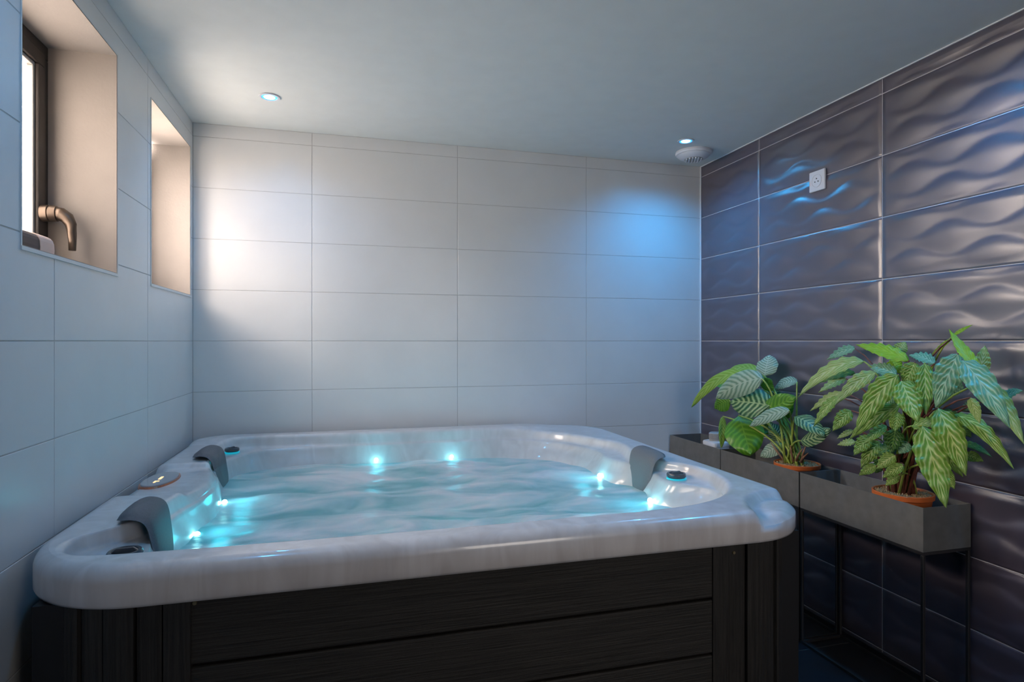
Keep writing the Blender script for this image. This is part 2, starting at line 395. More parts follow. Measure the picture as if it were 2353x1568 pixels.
# dark roll lying on the sill of window 2
rl = thing('sill_roll', 'dark roll with a pale rounded end on the window sill below the handle', 'roll', (-.125,-1.33,WZ0+.003))
def roll_prof(y):
    out = []
    for i in range(20):
        a = 2*PI*i/20; cx_, cz_ = math.cos(a), math.sin(a)
        out.append((-.125+.030*abs(cx_)**.7*(1 if cx_>0 else -1), y, WZ0+.003+.038+.038*abs(cz_)**.7*(1 if cz_>0 else -1)))
    return out
v = roll_prof(-1.58)+roll_prof(-1.21); f = [(i,(i+1)%20,20+(i+1)%20,20+i) for i in range(20)]+[tuple(range(20))]
pydata('roll_body', v, f, M['roll'], rl, smooth=False, fix=True)
v = [(-.125+(x+.125)*1.06, y, WZ0+.003+(z-WZ0-.003)*1.03) for x, y, z in roll_prof(-1.29)+roll_prof(-1.208)]; f = [(i,(i+1)%20,20+(i+1)%20,20+i) for i in range(20)]+[tuple(range(20)), tuple(range(20,40))]
pydata('end_face', v, f, M['pink_plaster'], rl, fix=True); world_children(rl)

# ------------------------------------------------------------------ hot tub
CX, CY = 1.0, -.95
ZR, ZL, ZW = .825, .738, .700
def smooth_poly(p, it=3):
    for _ in range(it):
        q = []
        for i in range(len(p)):
            a, b = p[i], p[(i+1) % len(p)]
            q += [(a[0]*.75+b[0]*.25, a[1]*.75+b[1]*.25), (a[0]*.25+b[0]*.75, a[1]*.25+b[1]*.75)]
        p = q
    return p
def radial(poly, n):
    out = []
    for k in range(n):
        a = 2*PI*k/n; dx, dy = math.cos(a), math.sin(a); best = 0
        for i in range(len(poly)):
            x1, y1 = poly[i][0]-CX, poly[i][1]-CY; x2, y2 = poly[(i+1)%len(poly)][0]-CX, poly[(i+1)%len(poly)][1]-CY
            ex, ey = x2-x1, y2-y1; det = dx*(-ey)+ex*dy
            if abs(det) < 1e-12: continue
            r = (x1*(-ey)+ex*y1)/det; s_ = (dx*y1-dy*x1)/det
            if r > 0 and -1e-9 <= s_ <= 1+1e-9: best = max(best, r)
        out.append(best)
    for _ in range(2): out = [(out[i-1]+2*out[i]+out[(i+1)%n])/4 for i in range(n)]
    return out
def rrect(x0, x1, y0, y1, r, seg=14):
    """r = radii for (x1,y0),(x1,y1),(x0,y1),(x0,y0)"""
    out = []
    for (cx_, cy_, sx, sy, a0, rr) in ((x1,y0,-1,1,-PI/2,r[0]),(x1,y1,-1,-1,0,r[1]),(x0,y1,1,-1,PI/2,r[2]),(x0,y0,1,1,PI,r[3])):
        for i in range(seg+1):
            a = a0+PI/2*i/seg; out.append((cx_+sx*rr+rr*math.cos(a), cy_+sy*rr+rr*math.sin(a)))
    return out
NT = 1000
A_ = [(.30,-1.735),(.17,-1.725),(.112,-1.68),(.10,-1.62),(.115,-1.565),(.16,-1.53),(.20,-1.49),(.213,-1.40),(.215,-1.32),(.228,-1.22),(.258,-1.10),(.268,-.95),(.25,-.80),(.215,-.70),(.197,-.62),(.192,-.5),(.195,-.41),(.18,-.35),(.165,-.28),(.19,-.20),(.28,-.165),(.45,-.17),(.95,-.185),(1.4,-.195),(1.62,-.24),(1.75,-.34),(1.83,-.48),(1.87,-.58),(1.915,-.66),(1.92,-.76),(1.895,-.85),(1.875,-.94),(1.88,-1.04),(1.895,-1.14),(1.94,-1.20),(1.965,-1.27),(1.965,-1.40),(1.915,-1.54),(1.83,-1.64),(1.70,-1.71),(1.54,-1.735),(1.0,-1.74)]
B_ = [(.42,-1.71),(.33,-1.70),(.28,-1.66),(.25,-1.58),(.235,-1.50),(.232,-1.40),(.24,-1.28),(.258,-1.18),(.275,-1.08),(.282,-.95),(.266,-.80),(.232,-.70),(.217,-.60),(.215,-.5),(.225,-.41),(.25,-.33),(.29,-.25),(.38,-.20),(.95,-.21),(1.4,-.22),(1.60,-.27),(1.73,-.37),(1.80,-.50),(1.835,-.60),(1.84,-.68),(1.82,-.77),(1.815,-.84),(1.845,-.92),(1.86,-1.0),(1.865,-1.10),(1.855,-1.18),(1.835,-1.25),(1.845,-1.32),(1.925,-1.39),(1.935,-1.46),(1.89,-1.56),(1.81,-1.65),(1.68,-1.70),(1.0,-1.715)]
W_ = [(.42,-1.68),(.33,-1.66),(.285,-1.58),(.262,-1.48),(.262,-1.38),(.285,-1.26),(.295,-1.1),(.30,-.95),(.285,-.84),(.258,-.72),(.245,-.6),(.245,-.48),(.265,-.36),(.32,-.28),(.46,-.24),(.95,-.255),(1.4,-.275),(1.59,-.335),(1.70,-.45),(1.775,-.60),(1.785,-.72),(1.765,-.82),(1.785,-.92),(1.83,-1.0),(1.845,-1.08),(1.82,-1.17),(1.775,-1.26),(1.80,-1.33),(1.87,-1.42),(1.86,-1.52),(1.78,-1.62),(1.6,-1.67),(1.0,-1.69)]
rO = radial(rrect(.03, 2.05, -1.84, -.06, (.24,.24,.16,.27)), NT)
rA, rB, rW = (radial(smooth_poly(p, 3), NT) for p in (A_, B_, W_))
def sst(a, b, x):
    t = max(0, min(1, (x-a)/(b-a))); return t*t*(3-2*t)
def delta(x, y):
    """low relief of the rim: sunken panel bay, raised back edge, sunken step pad at the near corner, head-rest mounds"""
    d = 0
    bay = sst(-1.19, -1.14, y)*(1-sst(-.72, -.695, y))*(1-sst(.255, .275, x))
    d -= .017*bay + .022*bay*(1-sst(.045, .075, x))
    d += .014*sst(-.28, -.16, y)*(1-sst(1.62, 1.86, x))
    q = math.hypot((x-2.07)/.27, (y+1.88)/.25)
    d -= .028*(1-sst(.94, 1.04, q))
    d += .010*(1-sst(.35, .60, math.hypot((x-1.975)/1.0, (y+1.775)/1.0)/.22))
    return d
rings = []   # functions of k -> (r, z, apply_delta)
def off(r, o): return [a-o for a in r]
prof = [(off(rO,.05), ZL+.004, 0), (off(rO,.012), ZL, 0), (off(rO,.003), ZL+.003, 0), (rO, ZL+.010, 0), (rO, .765, 0), (rO, .792, .3),
        (off(rO,.001), .799, .6), (off(rO,.004), .807, .85), (off(rO,.010), .815, 1), (off(rO,.018), .821, 1), (off(rO,.028), .8245, 1)]
for i in range(1, 15):
    t = i/14; prof.append(([ (a-.028)*(1-t)+(b+.020)*t for a, b in zip(rO, rA)], ZR, 1))
prof += [([b+.012 for b in rA], ZR-.0015, 1), ([b+.005 for b in rA], ZR-.006, 1), ([b+.001 for b in rA], ZR-.013, 1), (off(rA,.003), ZR-.024, .8), (off(rA,.008), .791, .4)]
for t, dz in ((.15,.003),(.5,.0),(.85,-.0005)): prof.append(([ (a-.008)*(1-t)+(b+.004)*t for a, b in zip(rA, rB)], .782+dz, .1))
prof += [(off(rB,.002), .776, 0), (off(rB,.004), .766, 0), ([ (b-.004)*.5+w_*.5 for b, w_ in zip(rB, rW)], .735, 0), (rW, ZW, 0), (off(rW,.03), .62, 0), (off(rW,.06), .50, 0), (off(rW,.16), .42, 0), (off(rW,.5), .40, 0)]
V, F = [], []
for r, z, ad in prof:
    for k in range(NT):
        a = 2*PI*k/NT; x, y = CX+r[k]*math.cos(a), CY+r[k]*math.sin(a)
        V.append((x, y, z+(delta(x, y)*ad if ad else 0)))
for j in range(len(prof)-1):
    for k in range(NT):
        q = (k+1) % NT; F.append((j*NT+k, j*NT+q, (j+1)*NT+q, (j+1)*NT+k))
V.append((CX, CY, .40)); c0 = len(V)-1; j = len(prof)-1
for k in range(NT): F.append((j*NT+k, j*NT+(k+1)%NT, c0))
tub = thing('hot_tub', 'large pearl-white hot tub with black plank cladding, filled with churning water', 'hot tub', (1.04,-.95,0))
sh = pydata('tub_shell', V, F, M['acrylic'], tub, smooth=True); sh['label'] = 'glossy marbled white acrylic shell and rim'

# cladding: horizontal planks, ribbed rounded corners
X0, X1, Y0, Y1 = .065, 2.015, -1.805, -.10
zs = [.0, .131, .282, .433, .584, ZL+.002]
def plank(b, face):
    x0,x1,y0,y1,z0,z1 = b
    return box('plank', (x0,x1,y0,y1,z0+.003,z1-.003), M['plank'], tub, bevel=.004)
CR = .19
for i in range(5):
    plank((.392, 1.713, Y0+.008, Y0+.028, zs[i], zs[i+1]), 'front')
    plank((.392, 1.713, Y1-.020, Y1, zs[i], zs[i+1]), 'back')
    plank((X0, X0+.02, Y0+.335, Y1-.33, zs[i], zs[i+1]), 'left')
    plank((X1-.02, X1, Y0+.335, Y1-.33, zs[i], zs[i+1]), 'right')
boxes('inner_frame', [(X0+.026,X1-.026,Y0+.034,Y0+.050,0,ZL),(X0+.026,X1-.026,Y1-.042,Y1-.026,0,ZL),(X0+.026,X0+.042,Y0+.05,Y1-.042,0,ZL),(X1-.042,X1-.026,Y0+.05,Y1-.042,0,ZL)], M['black'], tub)
def corner(cx_, cy_, a0, sx, sy, first):
    # path: straight run, arc, straight run; cut into slats
    ext = .333-CR
    # points along path as (x,y,nx,ny)
    def at(s_):
        La, Lb = ext, PI/2*CR
        if s_ < La: return (cx_ + math.cos(a0)*CR + math.cos(a0+PI/2)*(s_-La), cy_ + math.sin(a0)*CR + math.sin(a0+PI/2)*(s_-La), math.cos(a0), math.sin(a0))
        if s_ < La+Lb:
            a = a0+(s_-La)/CR; return (cx_+math.cos(a)*CR, cy_+math.sin(a)*CR, math.cos(a), math.sin(a))
        a = a0+PI/2; t = s_-La-Lb
        return (cx_+math.cos(a)*CR+math.cos(a+PI/2)*t, cy_+math.sin(a)*CR+math.sin(a+PI/2)*t, math.cos(a), math.sin(a))
    tot = 2*ext+PI/2*CR
    wd = [.062,.056,.066,.056,.046,.060,.046,.056,.066,.056,.062]
    sc_ = tot/sum(wd); pos = 0
    for k, wk in enumerate(wd):
        s0, s1 = pos+.0022, pos+wk*sc_-.0022; pos += wk*sc_
        out = 0 if k % 2 == 0 else -.007
        vv, ff = [], []
        ns = 5
        for z in (.0, ZL-.001):
            for q in range(ns+1):
                x, y, nx, ny = at(s0+(s1-s0)*q/ns)
                e = -.003 if q in (0, ns) else 0
                vv.append((x+nx*(out+e), y+ny*(out+e), z)); vv.append((x+nx*(out-.022), y+ny*(out-.022), z))
        n2 = 2*(ns+1)
        for q in range(ns):
            a, b = 2*q, 2*q+2
            ff += [(a, b, n2+b, n2+a), (a+1, n2+a+1, n2+b+1, b+1), (a, a+1, b+1, b), (n2+a, n2+b, n2+b+1, n2+a+1)]
        ff += [(0, n2, n2+1, 1), (2*ns, 2*ns+1, n2+2*ns+1, n2+2*ns)]
        pydata('corner_slat', vv, ff, M['slat'], tub, fix=True)
corner(X1-CR, Y0+CR, -PI/2, 1, 1, 1); corner(X1-CR, Y1-CR, 0, 1, 1, 0)
corner(X0+CR, Y1-CR, PI/2, 1, 1, 0); corner(X0+CR, Y0+CR, PI, 1, 1, 0)
for (x, z) in ((1.700, .716), (1.752, .705), (.403,.722), (.350,.712)):
    s_ = lathe('screw', [(0,.003),(.004,.003),(.005,0)], M['brass'], tub, n=12)
    s_.rotation_euler = (PI/2,0,0); s_.location = (x, Y0+.0075, z)

# pillows hanging over the inner edge
def pillow(cx_, cy_, nx, ny, width, tongue, drop, zt=ZR+.004):
    tx, ty = -ny, nx
    n1, n2 = 22, 18; vv, ff = [], []
    def prof_(t):          # t 0..1 -> (offset along inward normal, z, normal_in, normal_z)
        Lq = [(-tongue, zt+.002), (-tongue*.5, zt+.012), (-.012, zt+.014), (.012, zt+.006), (.026, zt-.016), (.036, zt-drop*.45), (.046, zt-drop*.8), (.044, zt-drop)]
        p = t*(len(Lq)-1); i = min(int(p), len(Lq)-2); q = p-i
        q0, q1, q2, q3 = Lq[max(i-1,0)], Lq[i], Lq[i+1], Lq[min(i+2,len(Lq)-1)]
        cr = lambda k: .5*((2*q1[k])+(-q0[k]+q2[k])*q+(2*q0[k]-5*q1[k]+4*q2[k]-q3[k])*q*q+(-q0[k]+3*q1[k]-3*q2[k]+q3[k])*q**3)
        return cr(0), cr(1)
    for j in range(n1+1):
        t = j/n1; o, z = prof_(t)
        o2, z2 = prof_(min(1, t+.02)); o1, z1 = prof_(max(0, t-.02)); dl = math.hypot(o2-o1, z2-z1)
        no, nz = -(z2-z1)/dl, (o2-o1)/dl
        wdt = width*(.60+.40*math.sin(PI*min(1, t*.95+.12))**.7)*(1-.35*sst(.75,1,t))*(1-.35*(1-sst(0,.15,t)))
        for i in range(n2+1):
            s_ = (i/n2*2-1); edge_ = 1-abs(s_)**4; endf = min(1, min(t, 1-t)*9)
            thick = .013*edge_**.5*endf**.5
            for sd in (1, -.6):
                vv.append((cx_+nx*(o+no*thick*sd)+tx*wdt/2*s_, cy_+ny*(o+no*thick*sd)+ty*wdt/2*s_, z+nz*thick*sd))
    S = 2*(n2+1)
    for j in range(n1):
        for i in range(n2):
            a = j*S+2*i
            ff += [(a, a+2, a+S+2, a+S), (a+1, a+S+1, a+S+3, a+3)]
        a = j*S; ff += [(a, a+S, a+S+1, a+1)]
        a = j*S+2*n2; ff += [(a, a+1, a+S+1, a+S)]
    for i in range(n2):
        a = 2*i; ff.append((a, a+1, a+3, a+2)); a = n1*S+2*i; ff.append((a, a+2, a+3, a+1))
    o_ = pydata('headrest_pillow', vv, ff, M['pillow'], tub, smooth=True, fix=True)
    return o_
pillow(.205, -1.425, 1, .06, .225, .055, .165)['label'] = 'near-left grey headrest pillow'
pillow(.190, -.555, 1, .0, .235, .055, .15)['label'] = 'far-left grey headrest pillow'
pillow(1.893, -1.045, -1, .06, .235, .045, .155)['label'] = 'right grey headrest pillow'

def knob(x, y, z, r=.032, rot=0):
    pr_ = [(0,.0045),(r*.9,.0045),(r*1.02,.009),(r*1.04,.016),(r*.95,.021),(r*.78,.021),(r*.70,.017),(0,.016)]
    kb = lathe('valve_knob', pr_, M['knob'], tub, n=36, origin=(x,y,z)); kb['label'] = 'round dark valve knob'
    base = lathe('collar', [(0,0),(r*1.05,0),(r*1.05,.0045),(0,.0045)], M['cyan'], kb, n=30, origin=(x,y,z))
    base['label'] = 'cyan glowing collar under the knob'
    w2, L2 = r*.22, r*.9
    pts = [(-L2,-w2),(L2,-w2),(L2,w2),(-L2,w2)]
    vv = [(x+px*math.cos(rot)-py*math.sin(rot), y+px*math.sin(rot)+py*math.cos(rot), z+.014) for px, py in pts]
    vv += [(x+px*.55*math.cos(rot)-py*math.sin(rot)*.5, y+px*.55*math.sin(rot)+py*.5*math.cos(rot), z+.027) for px, py in pts]
    pydata('grip', vv, BF, M['knob'], kb, bevel=.002, fix=True)
knob(1.892, -1.262, .783, .034, .3); knob(.222, -.275, .785, .030, 1.2); knob(.225, -1.655, .784, .036, .1)

# control panel on the sunken bay
pv = [(.075,-.80),(.120,-.79),(.150,-.83),(.160,-.90),(.155,-.97),(.130,-1.035),(.095,-1.05),(.060,-1.02),(.048,-.95),(.055,-.86)]
pp = smooth_poly(pv, 2); zc = ZR-.017
def slab(name, poly, z0, z1, m, parent, shrink=1, top=1):
    cx_ = sum(p[0] for p in poly)/len(poly); cy_ = sum(p[1] for p in poly)/len(poly); n = len(poly)
    vv = [(cx_+(x-cx_)*shrink, cy_+(y-cy_)*shrink, z0) for x, y in poly]+[(cx_+(x-cx_)*shrink*top, cy_+(y-cy_)*shrink*top, z1) for x, y in poly]
    return pydata(name, vv, [tuple(range(n))[::-1], tuple(range(n, 2*n))]+[(i,(i+1)%n,n+(i+1)%n,n+i) for i in range(n)], m, parent)
slab('panel_rim', pp, zc-.004, zc+.006, M['copper'], tub, 1.0, .95)['label'] = 'coppery rim of the control panel'
slab('control_panel', pp, zc, zc+.009, M['screen'], tub, .92, .96)['label'] = 'oval control panel with small amber display'
for q in ((.098,.104,-.985,-.972),(.098,.112,-.968,-.960),(.100,.108,-.935,-.895)): box('display', (*q,zc+.0095,zc+.0101), M['amber'], tub)

# lamps at the waterline
LED = [(.288,-1.244,.708,1,.1),(.300,-.885,.712,1,0),(.86,-.262,.716,0,-1),(1.225,-.278,.716,0,-1),(1.770,-.845,.712,-1,.3),(1.778,-1.275,.714,-1,.0)]
for (x, y, z, nx, ny) in LED:
    g = bmesh.new(); bmesh.ops.create_uvsphere(g, u_segments=16, v_segments=10, radius=.0095)
    me = bpy.data.meshes.new('tub_lamp'); g.to_mesh(me); g.free()
    o = link('tub_lamp', me, M['led'], tub, smooth=True); o.location = (x, y, z); o['label'] = 'glowing cyan lamp at the waterline'
    l = bpy.data.lights.new('tub_lamp_glow', 'POINT'); l.energy = LED_W; l.color = (.04,.78,1); l.shadow_soft_size = .03
    lo = bpy.data.objects.new('tub_lamp_glow', l); C.objects.link(lo); lo.location = (x+nx*.06, y+ny*.06, z+.05)
world_children(tub)

# water
NW, NR = 240, 90; rWw = radial(smooth_poly(W_, 3), NW); V, F = [], []
def wz(x, y):
    e = noise.noise(Vector((x*2.4+y*1.2, y*5.0, .3)))*.026 + noise.noise(Vector((x*6+2, y*9, 4)))*.012 + noise.noise(Vector((x*15, y*22, 9)))*.004
    e += .030*math.exp(-((x-1.17)/.20)**2-((y+.50)/.12)**2) + .018*math.exp(-((x-1.50)/.13)**2-((y+.66)/.10)**2) + .010*math.exp(-((x-.62)/.18)**2-((y+.55)/.14)**2)
    return e
for j in range(NR+1):
    t = j/NR
    for k in range(NW):
        a = 2*PI*k/NW; r = (rWw[k]+.004)*t; x, y = CX+r*math.cos(a), CY+r*math.sin(a)
        V.append((x, y, ZW+.004+wz(x, y)*(1-.6*t**8)))
for j in range(NR):
    for k in range(NW):
        q = (k+1) % NW; F.append((j*NW+k, (j+1)*NW+k, (j+1)*NW+q, j*NW+q))
tag(pydata('hot_tub_water', V, F, M['water'], smooth=True), 'churning milky turquoise water filling the white hot tub', 'water')

# thin steam hanging over the water
sm = bpy.data.materials.new('steam'); sm.use_nodes = True; sm.node_tree.nodes.clear()
so = sm.node_tree.nodes.new('ShaderNodeOutputMaterial'); sv = sm.node_tree.nodes.new('ShaderNodeVolumePrincipled')
sv.inputs['Density'].default_value = .35; sv.inputs['Color'].default_value = (.95,.97,1,1); sv.inputs['Anisotropy'].default_value = .2
sm.node_tree.links.new(sv.outputs[0], so.inputs['Volume'])
V, F = [], []; n = 120; rS = radial(smooth_poly(A_, 3), n)
for q, (z, kk) in enumerate(((.735, .93), (.80, .955), (.86, .955), (.90, .85), (.92, .5))):
    for k in range(n):
        a = 2*PI*k/n; V.append((CX+rS[k]*kk*math.cos(a), CY+rS[k]*kk*math.sin(a), z))
for j in range(4):
    for k in range(n): F.append((j*n+k, j*n+(k+1)%n, (j+1)*n+(k+1)%n, (j+1)*n+k))
F.append(tuple(range(n))[::-1]); F.append(tuple(4*n+k for k in range(n)))
st = tag(pydata('steam', V, F, sm, smooth=True), 'thin veil of steam hanging over the churning tub water', 'steam'); st['kind'] = 'stuff'

# ------------------------------------------------------------------ ceiling fittings
def downlight(x, y, label, k):
    t = thing('downlight', label, 'ceiling light', (x, y, ZC), 'blue recessed ceiling lights')
    lathe('trim_ring', [(.036,-.0005),(.044,-.0015),(.043,-.0045),(.034,-.0045),(.032,.0)], M['white_plastic'], t, n=40)
    lathe('glow_ring', [(.0235,-.003),(.031,-.004),(.0315,-.0005)], M['blue_glow'], t, n=32)
    lathe('lens', [(0,-.0045),(.022,-.0045),(.0235,-.003)], M['down_lens'], t, n=32)
    l = bpy.data.lights.new('downlight_beam', 'SPOT'); l.energy = SPOT_W*k; l.color = (.02,.42,1); l.spot_size = math.radians(150); l.spot_blend = 1.0; l.shadow_soft_size = .028
    o = bpy.data.objects.new('downlight_beam', l); C.objects.link(o); o.location = (x, y, ZC-.012)
downlight(.398, -.43, 'blue-lit recessed downlight above the left end of the hot tub', .35)
downlight(2.46, -.40, 'blue-lit recessed downlight beside the round air vent', 1.1)
downlight(2.469, -1.825, 'blue-lit recessed downlight at the top right picture edge', 1.3)
downlight(.398, -1.80, 'blue-lit recessed downlight outside the picture on the left', .35)
vt = thing('air_vent', 'round white air vent with slanted slots near the dark wall corner', 'vent', (2.605,-.245,ZC))
lathe('base_ring', [(.085,-.0005),(.098,-.0005),(.100,-.010),(.096,-.018),(.080,-.022),(.075,-.018)], M['white_plastic'], vt, n=56)
lathe('dome', [(0,-.044),(.040,-.044),(.060,-.041),(.078,-.033),(.090,-.022),(.090,-.014)], M['white_plastic'], vt, n=56)
lathe('slot_recess', [(0,-.0446),(.050,-.0446),(.051,-.042)], M['grey_plastic'], vt, n=40)
for i in range(6):
    d = -.040+.016*i; hl = math.sqrt(max(.0001, .050**2-d**2))
    o = boxes('louvre', [(-hl, hl, -.0042, .0042, -.050, -.0445)], M['white_plastic'], vt, bevel=.0015)
    a = math.radians(62); o.rotation_euler = (0,0,a); o.location = (-math.sin(a)*d, math.cos(a)*d, 0)

# wall socket
sk = thing('wall_socket', 'square white wall socket high on the dark wavy tiles', 'socket', (RX-.003,-.953,2.024))
s_ = .047
box('socket_plate', (-.011,0,-s_,s_,-s_,s_), M['white_plastic'], sk, bevel=.004)
lathe('socket_well', [(.030,.0105),(.0305,.0135),(.028,.0135),(.0265,.0115),(0,.0112)], M['white_plastic'], sk, n=40, axis='-x')
for (y, z) in ((-.0095,-.004),(.0095,-.004),(0,.010)):
    lathe('socket_hole', [(0,.0125),(.0028,.0125),(.0028,.011)], M['black'], sk, n=14, axis='-x').location = (0, y, z)

# ------------------------------------------------------------------ planters
PX0, PX1, PZ0, PZ1 = 2.590, 2.800, .578, .728
def planter(y0, y1, label):
    t = thing('planter', label, 'planter', ((PX0+PX1)/2, (y0+y1)/2, 0), 'black metal planters on wire stands along the dark wall')
    k = .0022
    boxes('planter_box', [(PX0,PX1,y0,y1,PZ0,PZ0+k),(PX0,PX0+k,y0,y1,PZ0+k,PZ1),(PX1-k,PX1,y0,y1,PZ0+k,PZ1),(PX0+k,PX1-k,y0,y0+k,PZ0+k,PZ1),(PX0+k,PX1-k,y1-k,y1,PZ0+k,PZ1)], M['anthracite'], t)
    b = .011; q = .001
    for nm, z in (('top_frame', PZ0-b), ('bottom_frame', 0.001)):
        boxes(nm, [(PX0,PX1,y0,y0+b,z,z+b-.0005),(PX0,PX1,y1-b,y1,z,z+b-.0005),(PX0,PX0+b,y0+b,y1-b,z,z+b-.0005),(PX1-b,PX1,y0+b,y1-b,z,z+b-.0005)], M['wire'], t)
    for x in (PX0, PX1-b):
        for y in (y0, y1-b):
            box('leg', (x, x+b, y, y+b, b+.0015, PZ0-b-.0005), M['wire'], t, bevel=.002)
    world_children(t)
planter(-.515, -.014, 'far metal planter in the room corner, holding the white canister')
planter(-1.078, -.521, 'middle metal planter, holding the round-leaved striped plant')
planter(-1.655, -1.086, 'nearest metal planter, holding the wavy-leaved plant')

# white canister in the far planter
cn = thing('canister', 'white plastic canister with grey ribbed screw cap in the far planter', 'canister', (2.69,-.335,PZ0+.003))
vb = rrect(-.050,.050,-.062,.062,(.016,)*4, 6)
def loft(name, levels, m, parent):
    n = len(vb); vv = [(x*s, y*s, z) for s, z in levels for x, y in vb]
    ff = [(j*n+i, j*n+(i+1)%n, (j+1)*n+(i+1)%n, (j+1)*n+i) for j in range(len(levels)-1) for i in range(n)]
    ff += [tuple(range(n))[::-1], tuple((len(levels)-1)*n+i for i in range(n))]
    o = pydata(name, vv, ff, m, parent, smooth=True); e = o.modifiers.new('s', 'EDGE_SPLIT'); e.split_angle = .6; return o
loft('canister_body', [(1,0),(1,.125),(.98,.128),(.98,.132),(1.02,.134),(1.02,.150),(.96,.156),(.75,.160),(.45,.161)], M['white_plastic'], cn)
cap = lathe('cap', [(.038,.160),(.038,.168),(.036,.170),(.038,.172),(.038,.200),(.034,.204),(0,.204)], M['grey_plastic'], cn, n=36)
vv, ff = [], []
for i in range(36):
    a = 2*PI*i/36; k = len(vv)
    for r in (.037, .0395):
        for da in (-.035, .035):
            for z in (.173, .199): vv.append((r*math.cos(a+da), r*math.sin(a+da), z))
    ff += [tuple(q+k for q in t) for t in ((4,6,7,5),(0,4,5,1),(2,3,7,6),(1,5,7,3),(0,2,6,4))]
pydata('cap_ribs', vv, ff, M['grey_plastic'], cn, fix=True)

# ------------------------------------------------------------------ potted plants
F_, PCX, PCY, SN, CS = 1383., 1176.5, 784., .266, .964
def at(px, py, xc):
    """where the sight line through a photograph point meets the plane x = xc"""
    k = (px-PCX)/F_; u = xc-CAM[0]; v_ = (CS*u-k*SN*u)/(SN+k*CS); Z = SN*u+CS*v_
    return Vector((xc, CAM[1]+v_, CAM[2]-(py-PCY)/F_*Z)), Z
def pot(root, x, y, ztop, r, h):
    lathe('pot', [(0,-h),(r*.74,-h),(r*.93,-.022),(r*.96,-.020),(r,-.018),(r*1.01,-.002),(r*.985,0),(r*.95,-.002),(r*.93,-.010),(0,-.014)], M['terracotta'], root, n=56, origin=(x,y,ztop))
    n = 30; vv, ff = [(x,y,ztop-.004)], []
    for j in range(1, 10):
        for i in range(n):
            a = 2*PI*i/n; rr = r*.93*j/9
            vv.append((x+rr*math.cos(a), y+rr*math.sin(a), ztop-.006+.005*noise.noise(Vector((math.cos(a)*rr*90, math.sin(a)*rr*90, x)))-.004*(j/9)**3))
    for i in range(n): ff.append((0, 1+i, 1+(i+1)%n))
    for j in range(8):
        for i in range(n): ff.append((1+j*n+i, 1+(j+1)*n+i, 1+(j+1)*n+(i+1)%n, 1+j*n+(i+1)%n))
    s_ = pydata('soil', vv, ff, M['soil'], root, smooth=True); s_['kind'] = 'stuff'
    vv, ff = [], []
    for _ in range(420):
        a, rr = random.random()*2*PI, r*.9*math.sqrt(random.random()); q = random.uniform(.0012,.0034); k = len(vv)
        c_ = Vector((x+rr*math.cos(a), y+rr*math.sin(a), ztop-.005+q*.3))
        for d in ((1,0,0),(-1,0,0),(0,1,0),(0,-1,0),(0,0,1),(0,0,-1)):
            vv.append(tuple(c_+Vector(d)*q*random.uniform(.7,1.4)))
        ff += [tuple(i+k for i in t) for t in ((0,2,4),(2,1,4),(1,3,4),(3,0,4),(2,0,5),(1,2,5),(3,1,5),(0,3,5))]
    s_ = pydata('bark_chips', vv, ff, M['soil'], root); s_['kind'] = 'stuff'
def leaf(root, b, tip, zb, wid, m, shape, arch=.12, curl=.3, face=.6, roll=0, xs=(0,)):
    """b, tip: world points of petiole end and leaf tip; wid: width in metres"""
    L_ = (tip-b).length
    up = Vector((0,0,1)); tocam = (Vector(CAM)-(b+tip)/2).normalized()
    nrm = (tocam*face+up*(1-face)+Vector((random.uniform(-.12,.12),)*3)).normalized()
    ctrl = (b+tip)/2 + up*L_*arch + nrm*L_*.05
    nj, ni = (18, 8) if shape == 'round' else (26, 8)
    vv, ff, uvs = [], [], []
    ph = random.random()*6
    for j in range(nj+1):
        t = j/nj
        p = b*(1-t)**2+ctrl*2*t*(1-t)+tip*t*t
        d = ((ctrl-b)*(1-t)+(tip-ctrl)*t).normalized()
        nn = (nrm-d*nrm.dot(d)).normalized(); sd = d.cross(nn)
        if roll:
            a = roll; sd, nn = sd*math.cos(a)+nn*math.sin(a), nn*math.cos(a)-sd*math.sin(a)
        if shape == 'round': wd = math.sin(PI*min(1, t**.80))**.62
        else: wd = (math.sin(PI*t**.72)**.85)*(1-.12*t)
        wd = max(wd, .012)
        for i in range(ni+1):
            s_ = i/ni*2-1
            y_ = s_*wid/2*wd
            lift = abs(s_)**1.3*wid*.16*curl*wd*2 - abs(s_)**3*wid*.10
            if shape == 'wavy': lift += abs(s_)**1.6*wid*.115*math.sin(t*2*PI*6.5+ph+(0 if s_>0 else 1.2))*wd**.5
            else: lift += abs(s_)**2*wid*.03*math.sin(t*2*PI*3+ph+s_*2)
            vv.append(tuple(p+sd*y_*(1+(.055*math.sin(t*2*PI*6.5+ph) if shape=='wavy' else 0))+nn*lift)); uvs.append(((s_+1)/2, t))
    for j in range(nj):
        for i in range(ni): a = j*(ni+1)+i; ff.append((a, a+1, a+ni+2, a+ni+1))
    for q in range(len(vv)):                  # keep foliage on the room's side of the wall
        if vv[q][0] > RX-.012: vv[q] = (RX-.012-(vv[q][0]-RX+.012)*.05, vv[q][1], vv[q][2])
    o = pydata('leaf', vv, ff, m, root, smooth=True)
    uvl = o.data.uv_layers.new(name='UVMap')
    for lp in o.data.loops: uvl.data[lp.index].uv = uvs[lp.vertex_index]
    return o
def petiole(root, p0, b, m, r=.0035, bend=.1):
    c_ = Vector((p0.x*.8+b.x*.2, p0.y*.75+b.y*.25, b.z*.75+p0.z*.25+bend*.2))
    pts = [p0*(1-t)**2+c_*2*t*(1-t)+b*t*t for t in [i/8 for i in range(9)]]
    tube('stem', pts, [r*1.5-(r*.7)*i/8 for i in range(9)], m, root, n=7)

